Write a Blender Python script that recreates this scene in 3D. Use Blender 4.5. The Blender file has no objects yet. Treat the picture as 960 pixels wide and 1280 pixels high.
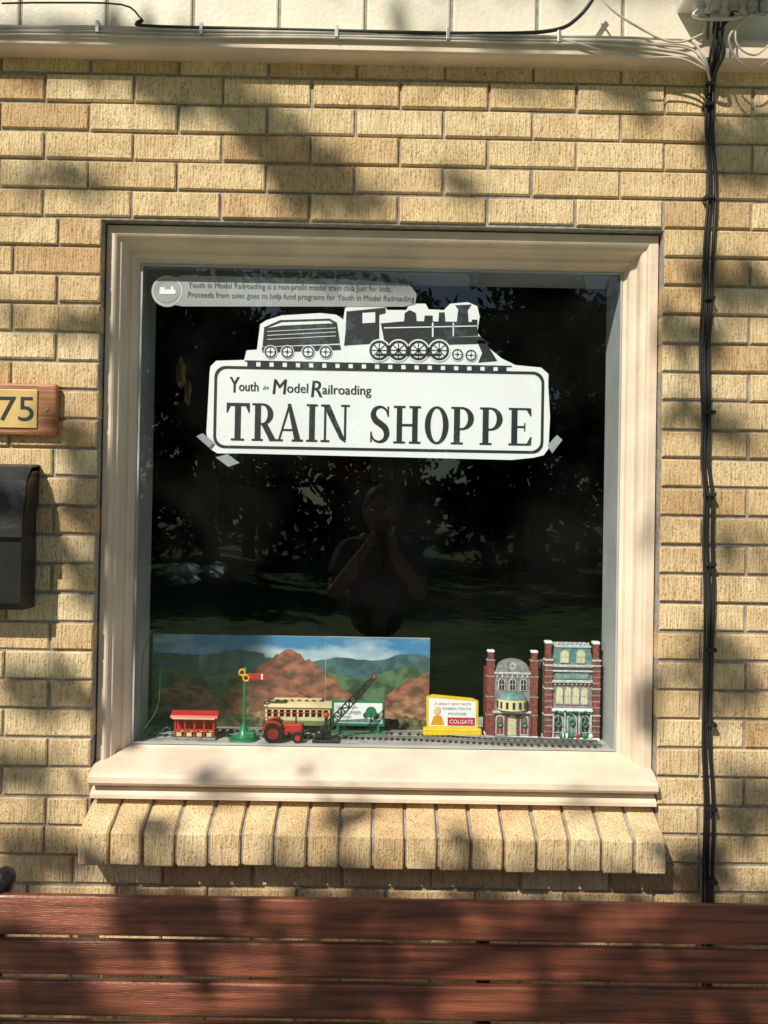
import bpy, bmesh, math, random
from mathutils import Vector, Matrix, noise as mnoise
R = random.Random(7)
sc = bpy.context.scene
sc.view_settings.view_transform='Standard'
try: sc.view_settings.look='None'
except Exception: pass
sc.view_settings.exposure=0
COL = sc.collection

# ---------------------------------------------------------------- materials
def nt(m):
    m.use_nodes=True
    return m.node_tree.nodes, m.node_tree.links
def mat(name, col, rough=0.6, var=0.15, scale=30, bump=0.0, bscale=None, metal=0.0, stretch=(1,1,1), col2=None, coat=0.0, spec=0.5, lo=.35, hi=.65):
    m=bpy.data.materials.new(name); n,l=nt(m)
    b=n['Principled BSDF']
    tc=n.new('ShaderNodeTexCoord'); mp=n.new('ShaderNodeMapping'); mp.inputs['Scale'].default_value=stretch
    l.new(tc.outputs['Object'],mp.inputs['Vector'])
    no=n.new('ShaderNodeTexNoise'); no.inputs['Scale'].default_value=scale; no.inputs['Detail'].default_value=4
    l.new(mp.outputs[0],no.inputs['Vector'])
    cr=n.new('ShaderNodeValToRGB')
    c2 = col2 if col2 else tuple(c*(1-var) for c in col)
    cr.color_ramp.elements[0].position=lo; cr.color_ramp.elements[1].position=hi
    cr.color_ramp.elements[0].color=(*c2,1); cr.color_ramp.elements[1].color=(*(min(1,c*(1+var*.4)) for c in col),1)
    l.new(no.outputs['Fac'],cr.inputs[0]); l.new(cr.outputs[0],b.inputs['Base Color'])
    b.inputs['Roughness'].default_value=rough; b.inputs['Metallic'].default_value=metal
    b.inputs['Coat Weight'].default_value=coat; b.inputs['Specular IOR Level'].default_value=spec
    if bump>0:
        n2=n.new('ShaderNodeTexNoise'); n2.inputs['Scale'].default_value=bscale or scale*3; n2.inputs['Detail'].default_value=3
        l.new(mp.outputs[0],n2.inputs['Vector'])
        bp=n.new('ShaderNodeBump'); bp.inputs['Strength'].default_value=bump; bp.inputs['Distance'].default_value=.004
        l.new(n2.outputs['Fac'],bp.inputs['Height']); l.new(bp.outputs[0],b.inputs['Normal'])
    return m

def brick_mat(name='brick_tan'):
    m=bpy.data.materials.new(name); n,l=nt(m); b=n['Principled BSDF']
    tc=n.new('ShaderNodeTexCoord'); at=n.new('ShaderNodeAttribute'); at.attribute_name='tone'
    cr=n.new('ShaderNodeValToRGB'); e=cr.color_ramp.elements
    e[0].position=0; e[0].color=(.66,.455,.25,1); e[1].position=1; e[1].color=(.90,.74,.48,1)
    k=cr.color_ramp.elements.new(.2); k.color=(.79,.595,.345,1)
    k=cr.color_ramp.elements.new(.7); k.color=(.86,.68,.41,1)
    l.new(at.outputs['Fac'],cr.inputs[0])
    ad=n.new('ShaderNodeVectorMath'); ad.operation='ADD'
    sc1=n.new('ShaderNodeVectorMath'); sc1.operation='SCALE'; sc1.inputs['Scale'].default_value=7.0
    l.new(at.outputs['Color'],sc1.inputs[0]); l.new(tc.outputs['Object'],ad.inputs[0]); l.new(sc1.outputs[0],ad.inputs[1])
    def N(scale,stretch=(1,1,1),det=6,rough=.6):
        mp=n.new('ShaderNodeMapping'); mp.inputs['Scale'].default_value=stretch; l.new(ad.outputs[0],mp.inputs[0])
        t=n.new('ShaderNodeTexNoise'); t.inputs['Scale'].default_value=scale; t.inputs['Detail'].default_value=det; t.inputs['Roughness'].default_value=rough
        l.new(mp.outputs[0],t.inputs['Vector']); return t.outputs['Fac']
    blot=N(18,det=2); ridge=N(230,(1,1,.10),1,.5); pit=N(260,(1,1,.55),2,.6)
    def ramp(src,a,b_,ca,cb):
        r=n.new('ShaderNodeValToRGB'); r.color_ramp.elements[0].position=a; r.color_ramp.elements[1].position=b_
        r.color_ramp.elements[0].color=(*ca,1); r.color_ramp.elements[1].color=(*cb,1); l.new(src,r.inputs[0]); return r.outputs[0]
    def mult(a,b2):
        x=n.new('ShaderNodeMix'); x.data_type='RGBA'; x.blend_type='MULTIPLY'; x.inputs['Factor'].default_value=1
        l.new(a,x.inputs['A']); l.new(b2,x.inputs['B']); return x.outputs['Result']
    c=mult(cr.outputs[0],ramp(blot,.3,.7,(.82,.77,.72),(1.05,1.05,1.05)))
    c=mult(c,ramp(ridge,.32,.52,(.82,.77,.70),(1,1,1)))
    c=mult(c,ramp(pit,.33,.43,(.55,.48,.40),(1,1,1)))
    mp=n.new('ShaderNodeTexNoise'); mp.inputs['Scale'].default_value=2.2; mp.inputs['Detail'].default_value=3; l.new(tc.outputs['Object'],mp.inputs['Vector'])
    c=mult(c,ramp(mp.outputs['Fac'],.35,.65,(.90,.88,.85),(1,1,1)))
    l.new(c,b.inputs['Base Color']); b.inputs['Roughness'].default_value=.85; b.inputs['Specular IOR Level'].default_value=.2
    mx=n.new('ShaderNodeMath'); mx.operation='MULTIPLY_ADD'; mx.inputs[1].default_value=.8
    l.new(pit,mx.inputs[0]); l.new(ridge,mx.inputs[2])
    bp=n.new('ShaderNodeBump'); bp.inputs['Strength'].default_value=.75; bp.inputs['Distance'].default_value=.005
    l.new(mx.outputs[0],bp.inputs['Height']); l.new(bp.outputs[0],b.inputs['Normal'])
    return m

def leaf_mat(name,c1,c2):
    m=bpy.data.materials.new(name); n,l=nt(m); b=n['Principled BSDF']
    tc=n.new('ShaderNodeTexCoord'); no=n.new('ShaderNodeTexNoise'); no.inputs['Scale'].default_value=1.3; no.inputs['Detail'].default_value=2
    l.new(tc.outputs['Object'],no.inputs['Vector']); cr=n.new('ShaderNodeValToRGB')
    cr.color_ramp.elements[0].position=.35; cr.color_ramp.elements[1].position=.65
    cr.color_ramp.elements[0].color=(*c1,1); cr.color_ramp.elements[1].color=(*c2,1)
    l.new(no.outputs['Fac'],cr.inputs[0]); n.remove(b)
    d=n.new('ShaderNodeBsdfDiffuse'); l.new(cr.outputs[0],d.inputs[0]); l.new(d.outputs[0],n['Material Output'].inputs[0])
    return m

def glass_mat(name,f0=.055,tint=(.98,.99,.99)):
    m=bpy.data.materials.new(name); n,l=nt(m); n.remove(n['Principled BSDF'])
    lw=n.new('ShaderNodeLayerWeight'); lw.inputs['Blend'].default_value=.5
    pw=n.new('ShaderNodeMath'); pw.operation='POWER'; pw.inputs[1].default_value=5; l.new(lw.outputs['Facing'],pw.inputs[0])
    ma=n.new('ShaderNodeMath'); ma.operation='MULTIPLY_ADD'; ma.inputs[1].default_value=1-f0; ma.inputs[2].default_value=f0; l.new(pw.outputs[0],ma.inputs[0])
    tr=n.new('ShaderNodeBsdfTransparent'); tr.inputs[0].default_value=(*tint,1)
    gl=n.new('ShaderNodeBsdfGlossy'); gl.inputs['Roughness'].default_value=0.0; gl.inputs[0].default_value=(.95,1,1,1)
    tc=n.new('ShaderNodeTexCoord'); no=n.new('ShaderNodeTexNoise'); no.inputs['Scale'].default_value=4; no.inputs['Detail'].default_value=1; l.new(tc.outputs['Object'],no.inputs['Vector'])
    bp=n.new('ShaderNodeBump'); bp.inputs['Strength'].default_value=.05; bp.inputs['Distance'].default_value=.02; l.new(no.outputs['Fac'],bp.inputs['Height']); l.new(bp.outputs[0],gl.inputs['Normal'])
    mx=n.new('ShaderNodeMixShader'); l.new(ma.outputs[0],mx.inputs[0]); l.new(tr.outputs[0],mx.inputs[1]); l.new(gl.outputs[0],mx.inputs[2])
    df=n.new('ShaderNodeBsdfDiffuse'); df.inputs[0].default_value=(.7,.7,.68,1)
    n2=n.new('ShaderNodeTexNoise'); n2.inputs['Scale'].default_value=6; n2.inputs['Detail'].default_value=4; l.new(tc.outputs['Object'],n2.inputs['Vector'])
    mr=n.new('ShaderNodeMapRange'); mr.inputs['From Min'].default_value=.4; mr.inputs['From Max'].default_value=.8; mr.inputs['To Max'].default_value=.012; l.new(n2.outputs['Fac'],mr.inputs[0])
    m2=n.new('ShaderNodeMixShader'); l.new(mr.outputs[0],m2.inputs[0]); l.new(mx.outputs[0],m2.inputs[1]); l.new(df.outputs[0],m2.inputs[2])
    l.new(m2.outputs[0],n['Material Output'].inputs[0]); return m

M={}
M['brick']=brick_mat()
M['mortar']=mat('mortar',(.38,.345,.30),.95,.3,60,.6,300)
M['paint']=mat('cream_paint',(.80,.645,.50),.5,.16,7,.3,60)
M['paint2']=mat('cream_block_paint',(.80,.73,.60),.6,.12,5,.35,90)
M['jamb']=mat('grey_jamb',(.42,.45,.45),.6,.15,8)
M['caulk']=mat('glazing_seal',(.25,.25,.25),.6)
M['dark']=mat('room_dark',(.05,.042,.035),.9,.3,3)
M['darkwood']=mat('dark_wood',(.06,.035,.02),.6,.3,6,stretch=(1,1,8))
M['glass']=glass_mat('window_glass')
M['white']=mat('white_vinyl',(.86,.90,.92),.45,.03,5)
M['black']=mat('black_print',(.02,.025,.028),.5,.1)
M['blackm']=mat('black_metal',(.018,.018,.02),.35,.2,20,.15,80)
M['cable']=mat('black_rubber',(.02,.02,.02),.5,.2,40)
M['wcable']=mat('pale_cable',(.62,.58,.50),.5,.2,20)
M['galv']=mat('galvanised_metal',(.55,.56,.56),.35,.2,20,metal=.7)
M['plastic_w']=mat('weathered_plastic',(.68,.68,.64),.5,.15,15)
M['oak']=mat('plaque_wood',(.42,.17,.07),.5,.4,12,.2,60,stretch=(1,1,10))
M['gold']=mat('gold_plate',(.68,.47,.18),.45,.15,20,metal=.2)
M['benchwood']=mat('bench_wood',(.245,.072,.034),.36,.55,9,.35,60,stretch=(.5,6,10),coat=.3,col2=(.11,.029,.014))
M['shelf']=mat('shelf_felt',(.46,.46,.42),.8,.3,30,.3,200)
M['concrete']=mat('pavement_concrete',(.36,.34,.31),.9,.25,8,.4,150)
M['grass']=mat('lawn_grass',(.11,.20,.045),.9,.5,3,.6,80)
M['bark']=mat('bark',(.10,.075,.055),.9,.4,12,.8,40,stretch=(1,1,.25))
M['leaf']=leaf_mat('foliage',(.045,.09,.022),(.10,.17,.045))
M['leaf2']=leaf_mat('foliage_dark',(.03,.06,.02),(.07,.12,.036))

# ---------------------------------------------------------------- mesh builder
def catmull(pts,k=6):
    pts=[Vector(p) for p in pts]; out=[]
    P=[pts[0]*2-pts[1]]+pts+[pts[-1]*2-pts[-2]]
    for i in range(1,len(P)-2):
        for j in range(k):
            t=j/k; a,b,c,d=P[i-1],P[i],P[i+1],P[i+2]
            out.append(.5*((2*b)+(c-a)*t+(2*a-5*b+4*c-d)*t*t+(3*b-a-3*c+d)*t**3))
    out.append(pts[-1]); return out
class MB:
    def __init__(s): s.v=[];s.f=[];s.m=[];s.sm=[];s.mats=[];s.tone=[]
    def mi(s,k):
        m=M[k] if isinstance(k,str) else k
        if m not in s.mats: s.mats.append(m)
        return s.mats.index(m)
    def add(s,vs,fs,k,smooth=False,tone=.5):
        o=len(s.v); s.v+= [tuple(v) for v in vs]; i=s.mi(k)
        for f in fs: s.f.append([o+a for a in f]); s.m.append(i); s.sm.append(smooth); s.tone.append(tone)
    def box(s,x0,x1,y0,y1,z0,z1,k,rot=None,ch=0.0,tone=.5):
        if ch>0:
            c=min(ch,(x1-x0)*.45,(y1-y0)*.45,(z1-z0)*.45)
            bm=bmesh.new(); bmesh.ops.create_cube(bm,size=1)
            for v in bm.verts: v.co=Vector(((x0+x1)/2+v.co.x*(x1-x0),(y0+y1)/2+v.co.y*(y1-y0),(z0+z1)/2+v.co.z*(z1-z0)))
            bmesh.ops.bevel(bm,geom=bm.edges[:]+bm.verts[:],offset=c,segments=2,profile=.5,affect='EDGES')
            bm.verts.index_update()
            vs=[v.co.copy() for v in bm.verts]; fs=[[v.index for v in f.verts] for f in bm.faces]; bm.free()
        else:
            vs=[Vector(p) for p in [(x0,y0,z0),(x1,y0,z0),(x1,y1,z0),(x0,y1,z0),(x0,y0,z1),(x1,y0,z1),(x1,y1,z1),(x0,y1,z1)]]
            fs=[(0,3,2,1),(4,5,6,7),(0,1,5,4),(1,2,6,5),(2,3,7,6),(3,0,4,7)]
        if rot is not None:
            c=Vector(((x0+x1)/2,(y0+y1)/2,(z0+z1)/2)); vs=[c+rot@(v-c) for v in vs]
        s.add(vs,fs,k,False,tone)
    def poly(s,pts,y,k):
        s.add([(p[0],y,p[1]) for p in pts],[list(range(len(pts)))],k)
    def prism(s,pts,y0,y1,k):
        n=len(pts); vs=[(p[0],y0,p[1]) for p in pts]+[(p[0],y1,p[1]) for p in pts]
        s.add(vs,[list(range(n)),list(range(2*n-1,n-1,-1))]+[(i,n+i,n+(i+1)%n,(i+1)%n) for i in range(n)],k)
    def prismx(s,pts,x0,x1,k):
        n=len(pts); vs=[(x0,p[0],p[1]) for p in pts]+[(x1,p[0],p[1]) for p in pts]
        s.add(vs,[list(range(n)),list(range(2*n-1,n-1,-1))]+[(i,n+i,n+(i+1)%n,(i+1)%n) for i in range(n)],k)
    def tube(s,pts,r,k,n=8,smoothpts=0):
        pts=catmull(pts,smoothpts) if smoothpts else [Vector(p) for p in pts]
        rs=r if isinstance(r,(list,tuple)) else None
        vs=[];fs=[];up=None
        for i,p in enumerate(pts):
            d=(pts[min(i+1,len(pts)-1)]-pts[max(i-1,0)]).normalized()
            if up is None: up=d.orthogonal().normalized()
            up=(up-d*up.dot(d)).normalized(); w=d.cross(up)
            if rs: 
                q=i/(len(pts)-1)*(len(rs)-1); a=int(min(q,len(rs)-1.001)) if len(rs)>1 else 0; rr=rs[a]+(rs[min(a+1,len(rs)-1)]-rs[a])*(q-a)
            else: rr=r
            for j in range(n):
                t=2*math.pi*j/n; vs.append(p+(up*math.cos(t)+w*math.sin(t))*rr)
        for i in range(len(pts)-1):
            for j in range(n): fs.append((i*n+j,i*n+(j+1)%n,(i+1)*n+(j+1)%n,(i+1)*n+j))
        s.add(vs,fs,k,True); o=(len(pts)-1)*n
        s.add(vs[:n],[list(range(n))],k); s.add(vs[o:],[list(range(n))],k)
    def cyl(s,p0,p1,r,k,n=16): s.tube([p0,p1],r,k,n)
    def ell(s,c,r,k,n=16,m=10,rot=None,rough=0):
        vs=[];fs=[]
        for i in range(m+1):
            a=math.pi*i/m
            for j in range(n):
                q=1+R.uniform(-rough,rough) if rough else 1
                t=2*math.pi*j/n; v=Vector((r[0]*math.sin(a)*math.cos(t),r[1]*math.sin(a)*math.sin(t),r[2]*math.cos(a)))*q
                if rot is not None: v=rot@v
                vs.append(Vector(c)+v)
        for i in range(m):
            for j in range(n): fs.append((i*n+j,i*n+(j+1)%n,(i+1)*n+(j+1)%n,(i+1)*n+j))
        s.add(vs,fs,k,not rough)
    def disc(s,cx,cz,r,y,k,n=24,rin=0):
        if rin<=0: s.poly([(cx+r*math.cos(2*math.pi*i/n),cz+r*math.sin(2*math.pi*i/n)) for i in range(n)],y,k); return
        vs=[(cx+q*math.cos(2*math.pi*i/n),y,cz+q*math.sin(2*math.pi*i/n)) for q in (r,rin) for i in range(n)]
        s.add(vs,[(i,(i+1)%n,n+(i+1)%n,n+i) for i in range(n)],k)
    def text(s,txt,x0,z0,y,k,width=None,cap=None,shear=0,xs=1,bold=0):
        cu=bpy.data.curves.new('t','FONT'); cu.body=txt; cu.size=1; cu.shear=shear; cu.offset=bold; cu.resolution_u=3
        o=bpy.data.objects.new('t',cu); COL.objects.link(o)
        bpy.context.view_layer.update()
        me=bpy.data.meshes.new_from_object(o.evaluated_get(bpy.context.evaluated_depsgraph_get()))
        xx=[v.co.x for v in me.vertices]; zz=[v.co.y for v in me.vertices]
        a,b=min(xx),max(xx); kz=(cap/.7) if cap else width/(b-a); kx=width/(b-a) if width else kz*xs
        s.add([(x0+(v.co.x-a)*kx,y,z0+v.co.y*kz) for v in me.vertices],[list(p.vertices) for p in me.polygons],k)
        bpy.data.objects.remove(o); bpy.data.meshes.remove(me)
    def build(s,name,parent=None,loc=None):
        me=bpy.data.meshes.new(name); me.from_pydata(s.v,[],s.f)
        for m in s.mats: me.materials.append(m)
        me.polygons.foreach_set('material_index',s.m); me.polygons.foreach_set('use_smooth',s.sm)
        if any(t!=.5 for t in s.tone):
            a=me.attributes.new('tone','FLOAT','FACE'); a.data.foreach_set('value',s.tone)
        me.update(); o=bpy.data.objects.new(name,me); COL.objects.link(o)
        if parent: o.parent=parent
        return o
def empty(name):
    o=bpy.data.objects.new(name,None); COL.objects.link(o); o.empty_display_size=.1; return o

# ---------------------------------------------------------------- measures
D=1.85; F=1031.0; EYE=1.5; TH=math.radians(1.0)
S=D/F
def W(px,py,depth=0.0):
    """survey measurement -> metres on a vertical plane parallel to the wall"""
    dx,dy=px-480,py-640
    u=dx*math.cos(TH)+dy*math.sin(TH); v=-dx*math.sin(TH)+dy*math.cos(TH)
    k=(D+depth)/F
    return (u*k, EYE-v*k)
GZ=-0.08
OX0,OX1,OZ0,OZ1=-.646,.621,.85,2.148     # masonry opening
GX0,GX1,GZ0,GZ1=-.582,.554,.949,2.076    # glass
GY=.096

# ---------------------------------------------------------------- building
bld=empty('brick_building')
wall=MB()
def brick(x0,x1,z0,z1,y0=0.0,depth=.095,tone=None):
    t=R.random()*.98+.001 if tone is None else tone
    c=.0028
    jy=R.uniform(-.0014,.0014); y=y0+jy
    a=[R.uniform(-.0012,.0012) for _ in range(8)]
    X0,X1,Z0,Z1=x0+a[0],x1+a[1],z0+a[2],z1+a[3]
    vs=[(X0,y0+depth,Z0),(X1,y0+depth,Z0),(X1,y0+depth,Z1),(X0,y0+depth,Z1),
        (X0,y+c,Z0),(X1,y+c,Z0),(X1,y+c,Z1),(X0,y+c,Z1),
        (X0+c,y,Z0+c),(X1-c,y,Z0+c+a[4]),(X1-c,y,Z1-c),(X0+c,y,Z1-c+a[5])]
    fs=[(0,1,5,4),(1,2,6,5),(2,3,7,6),(3,0,4,7),(4,5,9,8),(5,6,10,9),(6,7,11,10),(7,4,8,11),(8,9,10,11)]
    wall.add(vs,fs,'brick',False,t)
ch=(OZ1-OZ0)/20; bw=111.3*S; j=.0066
XL,XR=-4.5,4.5
def course(z0,z1,xa,xb,phase,sill=False):
    k=math.floor((xa-phase)/bw)
    x=phase+k*bw
    while x<xb:
        a=max(x+j/2,xa if xa>XL+.01 else xa); b=min(x+bw-j/2,xb)
        if b-a>.012: brick(a,b,z0,z1)
        x+=bw
ztop=2.53
for r in range(-8,41):
    z1=OZ1-r*ch; z0=z1-ch+j
    if z0>ztop: continue
    if r<0:
        course(z0,z1,XL,XR,(11*S if r%2 else (11-55.6)*S))
    elif r<20:
        o=0 if r%2 else bw/2
        course(z0,z1,XL,OX0-.001,OX0+j/2-o)
        course(z0,z1,OX1+.001,XR,OX1-j/2+o)
    elif r==20:
        o=0 if r%2 else bw/2
        course(z0,z1,XL,OX0-.006,OX0+j/2-o); course(z0,z1,OX1+.006,XR,OX1-j/2+o)
    else:
        if z1<GZ: break
        if r==21: 
            o=bw/2*(r%2); course(z0,z1,XL,OX0-.006,OX0-o); course(z0,z1,OX1+.006,XR,OX1+o)
        else: course(z0,z1,XL,XR,(11*S if r%2 else (11-55.6)*S))
wall.build('brick_wall',bld)
mo=MB()
for (a,b,c,d) in [(XL,OX0-.0005,GZ-.1,2.6),(OX1+.0005,XR,GZ-.1,2.6),(OX0-.0005,OX1+.0005,OZ1+.0005,2.6),(OX0-.0005,OX1+.0005,GZ-.1,OZ0-.03)]:
    mo.box(a,b,.0065,.21,c,d,'mortar')
mo.build('mortar_joints',bld)
# rowlock sill bricks
sill=wall=MB()
n=18; w=(OX1-OX0+.004)/n
zt0,zt1,zb=.849,.806,.731
for i in range(n):
    x0=OX0-.002+i*w+.0035+R.uniform(-.001,.001); x1=x0+w-.0075
    t=R.random()*.95+.01; a=R.uniform(-.003,.003); yy=-.072+R.uniform(-.004,.004); c=.004
    prof=[(.09,zb+a),(yy+c,zb+a),(yy,zb+c+a),(yy,zt1-c*1.5+a),(yy+c*.8,zt1-c*.3+a),(yy+c*2.2,zt1+.0015+a),(.03,zt0+a),(.09,zt0+a)]
    m=len(prof); e=.003
    vs=[]
    for X,ins in ((x0,1),(x0+e,0),(x1-e,0),(x1,1)):
        for (py,pz) in prof:
            vs.append((X,py+(e if ins and py<0 else 0),pz-(e if ins and pz>.8 else 0)+(e if ins and pz<.75 else 0)))
    fs=[list(range(m)),list(range(4*m-1,3*m-1,-1))]
    for q in range(3):
        for p in range(m): fs.append((q*m+p,(q+1)*m+p,(q+1)*m+(p+1)%m,q*m+(p+1)%m))
    sill.add(vs,fs,'brick',False,t)
sill.prismx([(.09,zb+.005),(-.062,zb+.005),(-.062,zt1-.008),(.03,zt0-.008),(.09,zt0-.008)],OX0+.003,OX1-.003,'mortar')
sill.build('brick_sill',bld)

# ledge and painted block above
up=MB()
up.prismx([(.02,2.508),(-.045,2.508),(-.050,2.513),(-.050,2.548),(-.044,2.556),(.02,2.566)],XL,XR,'paint')
zz=2.569
for r in range(5):
    z0=zz+r*.198
    x=XL+(r%2)*.095
    while x<XR:
        up.box(x+.003,x+.189,-.012+R.uniform(-.001,.001),.1,z0,z0+.193,'paint2',ch=.004); x+=.193
up.box(XL,XR,-.006,.2,2.569,3.56,'mortar')
up.box(XL-.1,XR+.1,-.30,.3,3.56,3.68,'paint')
up.build('painted_block_band',bld)

# window frame : nested mitred moulding
fr=MB()
prof=[(0,.11),(0,.034),(.03,.028),(.30,.028),(.36,.031),(.40,.039),(.50,.042),(.56,.048),(.60,.068),(.66,.071),(.76,.072),(.82,.076),(.86,.088),(.95,.092),(1.0,.095),(1.0,.112)]
def rect(f):
    return (OX0+.002+(GX0-OX0-.002)*f, OX1-.002+(GX1-OX1+.002)*f, OZ0+(GZ0-OZ0)*f, OZ1-.002+(GZ1-OZ1+.002)*f)
vs=[];fs=[]
for f,y in prof:
    a,b,c,d=rect(f); vs+=[(a,y,c),(b,y,c),(b,y,d),(a,y,d)]
for i in range(len(prof)-1):
    for q in range(4): fs.append((i*4+q,i*4+(q+1)%4,(i+1)*4+(q+1)%4,(i+1)*4+q))
fr.add(vs,fs,'paint')
# wooden sill board with sloping top and rounded nose
fr.prismx([(.0885,.944),(.060,.938),(.000,.919),(-.016,.912),(-.024,.905),(-.025,.893),(-.019,.886),(.010,.884),(.0885,.884)],OX0+.004,OX1-.004,'paint')
fr.prismx([(.05,.878),(.004,.876),(-.006,.868),(-.012,.863),(-.012,.855),(.05,.852)],OX0+.004,OX1-.004,'paint')
for (a,b,c,d) in [(GX0,GX0+.004,GZ0,GZ1),(GX1-.004,GX1,GZ0,GZ1),(GX0+.004,GX1-.004,GZ0,GZ0+.004),(GX0+.004,GX1-.004,GZ1-.004,GZ1)]:
    fr.box(a,b,.0905,.0965,c,d,'jamb')
frame=fr.build('window_frame',bld)
g=MB(); g.poly([(GX0,GZ0),(GX1,GZ0),(GX1,GZ1),(GX0,GZ1)],GY+.003,'glass'); g.build('window_glass',bld)

# interior
it=MB()
JD=.225
it.box(GX0-.03,GX0,.102,JD,GZ0-.02,GZ1+.02,'jamb'); it.box(GX1,GX1+.03,.102,JD,GZ0-.02,GZ1+.02,'jamb')
it.box(GX0,GX1,.102,JD,GZ1,GZ1+.02,'jamb')
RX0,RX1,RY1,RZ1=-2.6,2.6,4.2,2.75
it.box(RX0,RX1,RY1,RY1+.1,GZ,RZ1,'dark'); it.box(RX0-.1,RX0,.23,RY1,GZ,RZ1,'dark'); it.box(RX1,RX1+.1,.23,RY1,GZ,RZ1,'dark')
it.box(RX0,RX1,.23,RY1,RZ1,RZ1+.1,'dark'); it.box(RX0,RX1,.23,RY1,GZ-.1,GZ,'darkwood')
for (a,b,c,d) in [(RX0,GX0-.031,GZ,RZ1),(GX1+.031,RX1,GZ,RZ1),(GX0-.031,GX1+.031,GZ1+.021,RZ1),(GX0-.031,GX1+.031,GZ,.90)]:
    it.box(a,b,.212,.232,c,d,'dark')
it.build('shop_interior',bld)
shf=MB()
shf.box(GX0+.002,GX1-.002,.100,.225,.925,.948,'shelf'); shf.box(-.70,.70,.226,.42,.925,.9475,'shelf',ch=.002)
shf.box(-.68,-.64,.36,.40,GZ,.925,'darkwood'); shf.box(.64,.68,.36,.40,GZ,.925,'darkwood')
shf.build('display_shelf')
SZ=.948
rk=MB()
for x0 in (-1.5,-.45):
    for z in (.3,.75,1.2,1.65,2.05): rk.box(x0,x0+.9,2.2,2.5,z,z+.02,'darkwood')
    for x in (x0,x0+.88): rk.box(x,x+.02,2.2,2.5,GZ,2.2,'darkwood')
cols=[mat('box_%d'%i,c,.6,.2,30) for i,c in enumerate([(.35,.08,.05),(.1,.15,.3),(.4,.36,.28),(.4,.3,.08),(.12,.2,.1)])]
for x0 in (-1.5,-.45):
    for z in (.32,.77,1.22,1.67):
        x=x0+.03
        while x<x0+.78:
            w_=R.uniform(.06,.2); rk.box(x,x+w_-.008,2.25,2.42,z,z+R.uniform(.08,.28),R.choice(cols)); x+=w_
rk.build('merchandise_rack')
fo=MB()
fo.ell((-.585,.60,1.315),(.055,.03,.026),'galv',11,7,rough=.35); fo.ell((-.50,.63,1.325),(.035,.02,.02),'galv',9,6,rough=.4)
fo.ell((-.62,.66,1.92),(.016,.012,.04),'gold',9,7,rough=.35); fo.ell((-.60,.66,1.86),(.012,.01,.03),'gold',9,7,rough=.35)
fo.tube([(-.585,.6,1.34),(-.585,.6,2.7)],.0012,'blackm'); fo.tube([(-.50,.63,1.34),(-.50,.63,2.7)],.0012,'blackm'); fo.tube([(-.61,.66,1.95),(-.61,.66,2.7)],.0012,'blackm')
fo.build('hanging_foil_ornament')

# ---------------------------------------------------------------- shop sign (flat vinyl behind the glass)
sg=MB(); DS=.108
def A(px,py): return W(px,py,DS)
def Ap(L): return [A(*p) for p in L]
Yw,Yb,Yc,Yd=DS,DS-.0008,DS-.0016,DS-.0024
hull=[(262,464),(263,457),(270,450),(305,449),(308,437),(321,436),(325,404),(333,399),(352,393),(400,390),(420,392),(429,398),(431,384),(436,380),(480,378),(484,386),(508,386),(512,378),(532,378),(536,385),(555,386),(563,378),(585,376),(597,381),(600,394),(597,414),(612,434),(628,447),(645,455),(677,458),(686,466),
      (686,482),(688,520),(686,560),(680,568),(668,571),(640,574),(300,566),(272,566),(262,560),(258,540)]
sg.poly(Ap(hull),Yw,'white')
def border(px0,px1,py0,py1,r,inset):
    out=[]
    x0,x1,y0,y1=px0+inset,px1-inset,py0+inset,py1-inset
    for cx,cy,a0 in ((x0+r,y0+r,180),(x1-r,y0+r,270),(x1-r,y1-r,0),(x0+r,y1-r,90)):
        for i in range(7):
            a=math.radians(a0+i*15); out.append((cx+r*math.cos(a),cy+r*math.sin(a)))
    return out
def rel(L):
    k=(D+DS)/F; return [(u*k,EYE-v*k) for u,v in L]
bo=rel(border(-221,204,-186,-71,14,6)); bi=rel(border(-221,204,-186,-71,12,9.5))
nn=len(bo); sg.add([(p[0],Yb,p[1]) for p in bo+bi],[(i,(i+1)%nn,nn+(i+1)%nn,nn+i) for i in range(nn)],'black')
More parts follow.
